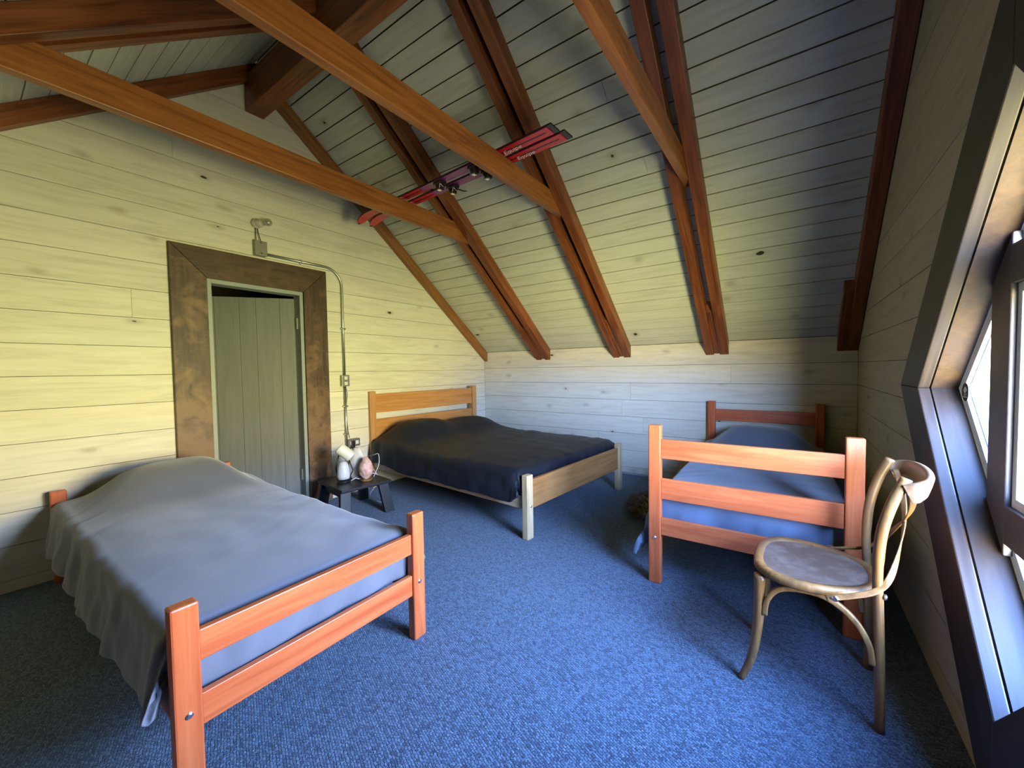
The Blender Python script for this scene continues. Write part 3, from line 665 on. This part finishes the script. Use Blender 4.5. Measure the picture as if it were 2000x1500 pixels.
bm.faces.new(b[::-1]); obj('seat', bm, 'cane', ch)
for s in (-1, 1):
    bm = nb(); tube(bm, smooth_pts([(.185, s * .178, 0), (.182, s * .176, .2), (.176, s * .176, .42), (.172, s * .178, .55), (.180, s * .178, .68), (.205, s * .176, .79), (.238, s * .170, .875)]), [.0145] * 20 + [.016] * 17, 12); obj('rear_leg', bm, 'chair', ch, smooth=True)
    bm = nb(); tube(bm, smooth_pts([(-.225, s * .185, 0), (-.190, s * .172, .10), (-.170, s * .168, .25), (-.165, s * .170, .435)]), [.0120 + .0090 * k / 18 for k in range(19)], 12); obj('front_leg', bm, 'chair', ch, smooth=True)
    bm = nb(); tube(bm, smooth_pts([(-.148, s * .176, .285), (-.140, s * .178, .345), (-.105, s * .182, .400), (-.04, s * .188, .424), (.04, s * .188, .420), (.11, s * .184, .370), (.152, s * .180, .295), (.163, s * .178, .225)]), .0095, 10, flat=((0, 1, 0), 1.0)); obj('side_brace', bm, 'chair', ch, smooth=True)
    bm = nb(); tube(bm, smooth_pts([(.035, s * .236, .440), (.10, s * .222, .462), (.165, s * .200, .490), (.205, s * .165, .535), (.245, s * .06, .640), (.262, -s * .035, .715), (.262, -s * .115, .785), (.252, -s * .160, .838)]), .0095, 8, flat=((.2, -.6 * s, .7), .26)); obj('cross_strap', bm, 'chair', ch, smooth=True)
bm = nb(); tube(bm, smooth_pts([(-.150, -.150, .285), (-.160, -.12, .37), (-.168, -.05, .418), (-.168, .05, .418), (-.160, .12, .37), (-.150, .150, .285)]), .0095, 10); obj('front_brace', bm, 'chair', ch, smooth=True)
bm = nb(); tube(bm, smooth_pts([(.238, -.186, .828), (.262, -.184, .838), (.286, -.155, .848), (.300, -.085, .853), (.304, 0, .855), (.300, .085, .853), (.286, .155, .848), (.262, .184, .838), (.238, .186, .828)]), .031, 10, flat=((.25, 0, 1), .34)); obj('top_rail', bm, 'chairtop', ch, smooth=True)
for s in (-1, 1):
    for p_, d_ in (((.06, s * .238, .448), (0, s, .1)), ((.192, s * .180, .47), (1, .3 * s, 0))):
        bm = nb(); bolt(bm, p_, d_); obj('screw', bm, 'boltm', ch)

# ------------------------------------------------------------------ black stool and what stands on it
SH = .28; srz = math.radians(-8); SLOC = (.500, -2.495, 0)
st_ = thing('step_stool', 'small black wooden stool between the door casing and the double bed', 'stool', SLOC, srz)
bm = nb(); box(bm, (-.255, -.225, SH - .026), (.255, .225, SH)); obj('stool_top', bm, 'black', st_, bevel=.006)
for sx_ in (-1, 1):
    for sy in (-1, 1):
        bm = nb(); x0, y0 = sx_ * .190, sy * .170; x1, y1 = sx_ * .245, sy * .20
        prism(bm, [(x1 - .020, y1 - .045, 0), (x1 + .020, y1 - .045, 0), (x1 + .020, y1 + .045, 0), (x1 - .020, y1 + .045, 0)], (x0 - x1, y0 - y1, SH - .0265)); obj('leg', bm, 'black', st_, bevel=.004)
for s in (-1, 1):
    bm = nb(); box(bm, (-.17, s * .185 - .01, SH - .085), (.17, s * .185 + .01, SH - .027)); obj('apron', bm, 'black', st_, bevel=.003)
# salt lamp
sl = thing('salt_lamp', 'pink rock salt lamp standing on the black stool', 'lamp', (.600, -2.440, SH))
bm = nb(); bmesh.ops.create_icosphere(bm, subdivisions=4, radius=1)
for v in bm.verts:
    n_ = noise.noise(v.co * 2.2 + Vector((5, 1, 2))); z = v.co.z; w_ = .062 * (1 - .28 * max(0, z)) * (1 + .10 * n_)
    v.co = Vector((v.co.x * w_ / 1, v.co.y * w_, .108 + z * .100 * (1 + .06 * n_)))
    if v.co.z < .013: v.co.z = .013
obj('salt_rock', bm, 'salt', sl, smooth=True)
bm = nb(); lathe(bm, [(.052, 0), (.055, .004), (.055, .014), (.045, .016)], 28); obj('wooden_base', bm, 'chair', sl)
# desk lamp: round foot, white cone body, tilted cream shade on a dark arm
dl = thing('desk_lamp', 'small lamp with cream cylinder head and pale grey body on the black stool', 'lamp', (.480, -2.585, SH))
bm = nb(); lathe(bm, [(.050, 0), (.052, .004), (.048, .012), (.012, .018), (.010, .024)], 28); obj('lamp_foot', bm, 'blackp', dl, smooth=False)
bm = nb(); lathe(bm, [(.020, .022), (.050, .030), (.056, .055), (.052, .10), (.042, .150), (.030, .175), (.012, .185)], 30); obj('lamp_body', bm, 'lampgrey', dl, smooth=True)
for pts in ([(.02, .03, .012), (.06, .055, .10), (.028, .03, .215)], [(-.045, -.03, .012), (-.055, -.035, .12), (-.03, -.02, .24)]):
    bm = nb(); tube(bm, pts, .006, 8); obj('lamp_arm', bm, 'wire', dl, smooth=True)
bm = nb(); ax = Vector((-.45, -.60, .66)).normalized(); q = Vector((0, 0, 1)).rotation_difference(ax).to_matrix().to_4x4()
lathe(bm, [(.012, -.072), (.045, -.070), (.049, -.06), (.050, .055), (.046, .066), (.044, .055)], 32, Matrix.Translation((.012, .012, .262)) @ q); obj('lamp_shade', bm, 'cream', dl, smooth=False, bevel=.002)
# white paper bag behind
pb = thing('cloth_bag', 'white cloth bag standing behind the two small lamps on the stool', 'bag', (.455, -2.432, SH), math.radians(35))
bm = nb(); rings = []
for z, a_, b_ in ((.0, .062, .040), (.05, .078, .050), (.12, .080, .046), (.19, .066, .034), (.25, .040, .020), (.275, .026, .010)):
    rings.append([bm.verts.new((a_ * math.cos(2 * PI * k / 24) * (1 + .06 * math.sin(k * 2.3 + z * 30)), b_ * math.sin(2 * PI * k / 24) * (1 + .12 * math.sin(k * 1.7 + z * 20)), z)) for k in range(24)])
for i in range(len(rings) - 1):
    for k in range(24): bm.faces.new((rings[i][k], rings[i][(k + 1) % 24], rings[i + 1][(k + 1) % 24], rings[i + 1][k]))
bm.faces.new(rings[0][::-1]); bm.faces.new(rings[-1]); obj('bag_body', bm, 'shademat', pb, smooth=True)
bm = nb(); tube(bm, smooth_pts([(-.03, 0, .25), (-.07, .01, .22), (-.085, .0, .12), (-.075, -.01, .03)]), .006, 8); obj('strap', bm, 'shademat', pb, smooth=True)
# cord of the salt lamp, over the top and down
bm = nb(); tube(bm, smooth_pts([(.615, -2.375, SH + .015), (.655, -2.345, SH + .13), (.625, -2.325, SH + .215), (.560, -2.33, SH + .20), (.40, -2.27, SH + .16), (.17, -2.20, .36), (.070, -2.195, .46)]), .0032, 6)
tag(obj('cord', bm, 'white', smooth=True), 'white cord looping from the salt lamp up to the low outlet', 'cord')
bm = nb(); tube(bm, smooth_pts([(.52, -2.54, SH + .006), (.535, -2.50, SH + .022), (.55, -2.47, SH + .012), (.53, -2.30, SH + .02), (.44, -2.20, .18), (.36, -2.24, .06), (.48, -2.26, .02), (.56, -2.22, .012), (.62, -2.25, .10), (.50, -2.17, .15), (.2, -2.12, .30), (.072, -2.18, .465)]), .0032, 6)
tag(obj('cord', bm, 'white', smooth=True), 'white cord tangled below the black stool', 'cord')

# ------------------------------------------------------------------ conduit, boxes, bulb on the door wall
jb = thing('junction_box', 'square metal junction box on top of the door casing', 'junction box', (0, -3.0, 2.297))
bm = nb(); box(bm, (.001, -.045, -.060), (.046, .045, .060)); obj('box_body', bm, 'boxm', jb, bevel=.003)
bm = nb(); box(bm, (.046, -.047, -.062), (.050, .047, .062)); obj('cover_plate', bm, 'boxm', jb, bevel=.0015)
for s in (-1, 1):
    bm = nb(); bolt(bm, (.051, 0, s * .045), (1, 0, 0)); obj('screw', bm, 'boltm', jb)
lf = thing('bulb_holder', 'porcelain lamp holder with a clear bulb above the door', 'light fixture', (0, -3.015, 2.505))
ax = Vector((.75, .62, .10)).normalized(); q = Vector((0, 0, 1)).rotation_difference(ax).to_matrix().to_4x4()
bm = nb(); lathe(bm, [(.036, .001), (.040, .006), (.040, .018), (.034, .024), (.030, .030), (.024, .034)], 28, Matrix.Rotation(PI / 2, 4, 'Y')); obj('holder_base', bm, 'porcelain', lf, smooth=False, bevel=.001)
bm = nb(); lathe(bm, [(.030, .0), (.034, .012), (.033, .035), (.027, .042), (.024, .050)], 24, Matrix.Translation((.018, 0, 0)) @ q); obj('socket', bm, 'porcelain', lf, smooth=False, bevel=.001)
bm = nb(); lathe(bm, [(.013, .045), (.016, .054), (.027, .070), (.033, .088), (.031, .104), (.020, .117), (.004, .121)], 24, Matrix.Translation((.018, 0, 0)) @ q); obj('bulb', bm, 'bulb', lf, smooth=True)
bm = nb(); tube(bm, smooth_pts([(.012, -.008, -.034), (.018, -.010, -.08), (.024, -.012, -.152)]), .0030, 6); tube(bm, smooth_pts([(.012, .006, -.034), (.020, .012, -.09), (.026, .026, -.148)]), .0030, 6); obj('wire', bm, 'wire', lf, smooth=True)
def arcp(c, r, a0, a1, n=12): return [(.018, c[0] + r * math.cos(a0 + (a1 - a0) * k / n), c[1] + r * math.sin(a0 + (a1 - a0) * k / n)) for k in range(n + 1)]
cn = thing('conduit', 'thin metal conduit bending from above the door down beside the casing', 'conduit', (0, 0, 0))
bm = nb(); tube(bm, [(.018, -2.954, 2.262), (.018, -2.46, 2.262)] + arcp((-2.43, 2.092), .17, PI / 2, 0, 14) + [(.018, -2.260, 1.8), (.018, -2.258, 1.215)], .0120, 10); obj('pipe', bm, 'metal', cn, smooth=True)
bm = nb(); tube(bm, [(.018, -2.258, 1.105), (.018, -2.258, .30)], .0120, 10); obj('pipe', bm, 'metal', cn, smooth=True)
for (y, z, hz) in ((-2.66, 2.262, 1), (-2.259, 1.68, 0), (-2.258, .90, 0), (-2.258, .62, 0)):
    bm = nb()
    if hz: box(bm, (.001, y - .009, z - .022), (.030, y + .009, z + .016))
    else: box(bm, (.001, y - .026, z - .009), (.030, y + .026, z + .009))
    obj('pipe_strap', bm, 'metal', cn, bevel=.006)
bm = nb(); tube(bm, smooth_pts([(.010, -2.238, 1.105), (.016, -2.226, 1.02), (.012, -2.236, .93), (.014, -2.242, .80), (.016, -2.225, .62), (.02, -2.215, .573)]), .004, 6); obj('cable', bm, 'white', cn, smooth=True)
def outlet(loc, label, w_, h_):
    t = thing('wall_outlet', label, 'outlet', loc)
    bm = nb(); box(bm, (.001, -w_ / 2, -h_ / 2), (.046, w_ / 2, h_ / 2)); obj('box_body', bm, 'boxm', t, bevel=.003)
    bm = nb(); box(bm, (.046, -w_ / 2 - .002, -h_ / 2 - .002), (.049, w_ / 2 + .002, h_ / 2 + .002)); obj('cover_plate', bm, 'metal', t, bevel=.001)
    for s in (-1, 1):
        bm = nb()
        if h_ > w_: box(bm, (.049, -.016, s * .027 - .015), (.053, .016, s * .027 + .015))
        else: box(bm, (.049, s * .03 - .017, -.018), (.053, s * .03 + .017, .018))
        k = obj('receptacle', bm, 'white', t, bevel=.002)
        bm = nb(); cy_ = 0 if h_ > w_ else s * .03; cz_ = s * .027 if h_ > w_ else 0
        box(bm, (.053, cy_ - .008, cz_ - .005), (.0535, cy_ - .005, cz_ + .006)); box(bm, (.053, cy_ + .005, cz_ - .005), (.0535, cy_ + .008, cz_ + .006)); obj('slot', bm, 'blackp', k)
    return t
outlet((0, -2.263, 1.160), 'metal outlet box on the conduit beside the door, at mid height', .075, .108)
outlet((0, -2.190, .525), 'low metal outlet box above the black stool with plugs in it', .125, .075)
bm = nb(); box(bm, (.0545, -2.232, .47), (.085, -2.205, .55)); tube(bm, smooth_pts([(.072, -2.22, .47), (.078, -2.222, .40), (.072, -2.225, .31), (.08, -2.23, .24)]), .010, 8)
tag(obj('plug', bm, 'blackp', bevel=.002), 'black plug with thick dark lead hanging from the low outlet', 'plug')

# fleece on the floor beside the corner bed
bm = nb(); bmesh.ops.create_icosphere(bm, subdivisions=5, radius=1)
for v in bm.verts:
    n_ = noise.noise(v.co * 3 + Vector((2, 7, 1))) * .18 + noise.noise(v.co * 9) * .13 + noise.noise(v.co * 24) * .07
    k = 1 + n_; v.co = Vector((v.co.x * .25 * k, v.co.y * .30 * k, max(0.002, .055 + v.co.z * .075 * k)))
rr = random.Random(5); base_v = [v.co.copy() for v in bm.verts if v.co.z > .01]
for _ in range(2600):
    p = rr.choice(base_v); d = (Vector((p.x, p.y, p.z + .03)).normalized() + Vector((rr.uniform(-.6, .6), rr.uniform(-.6, .6), rr.uniform(-.3, .5)))).normalized() * rr.uniform(.02, .05); s_ = d.orthogonal().normalized() * .004; q_ = d.cross(s_).normalized() * .004
    a_, b_, c_, e_ = bm.verts.new(p + s_), bm.verts.new(p - s_ + q_), bm.verts.new(p - q_), bm.verts.new(p + d)
    for f in ((a_, b_, e_), (b_, c_, e_), (c_, a_, e_)): bm.faces.new(f)
o = obj('fleece', bm, 'fluff'); o.location = (2.80, -1.07, 0); tag(o, 'shaggy brown-grey fleece heaped on the carpet beside the corner bed', 'fleece')
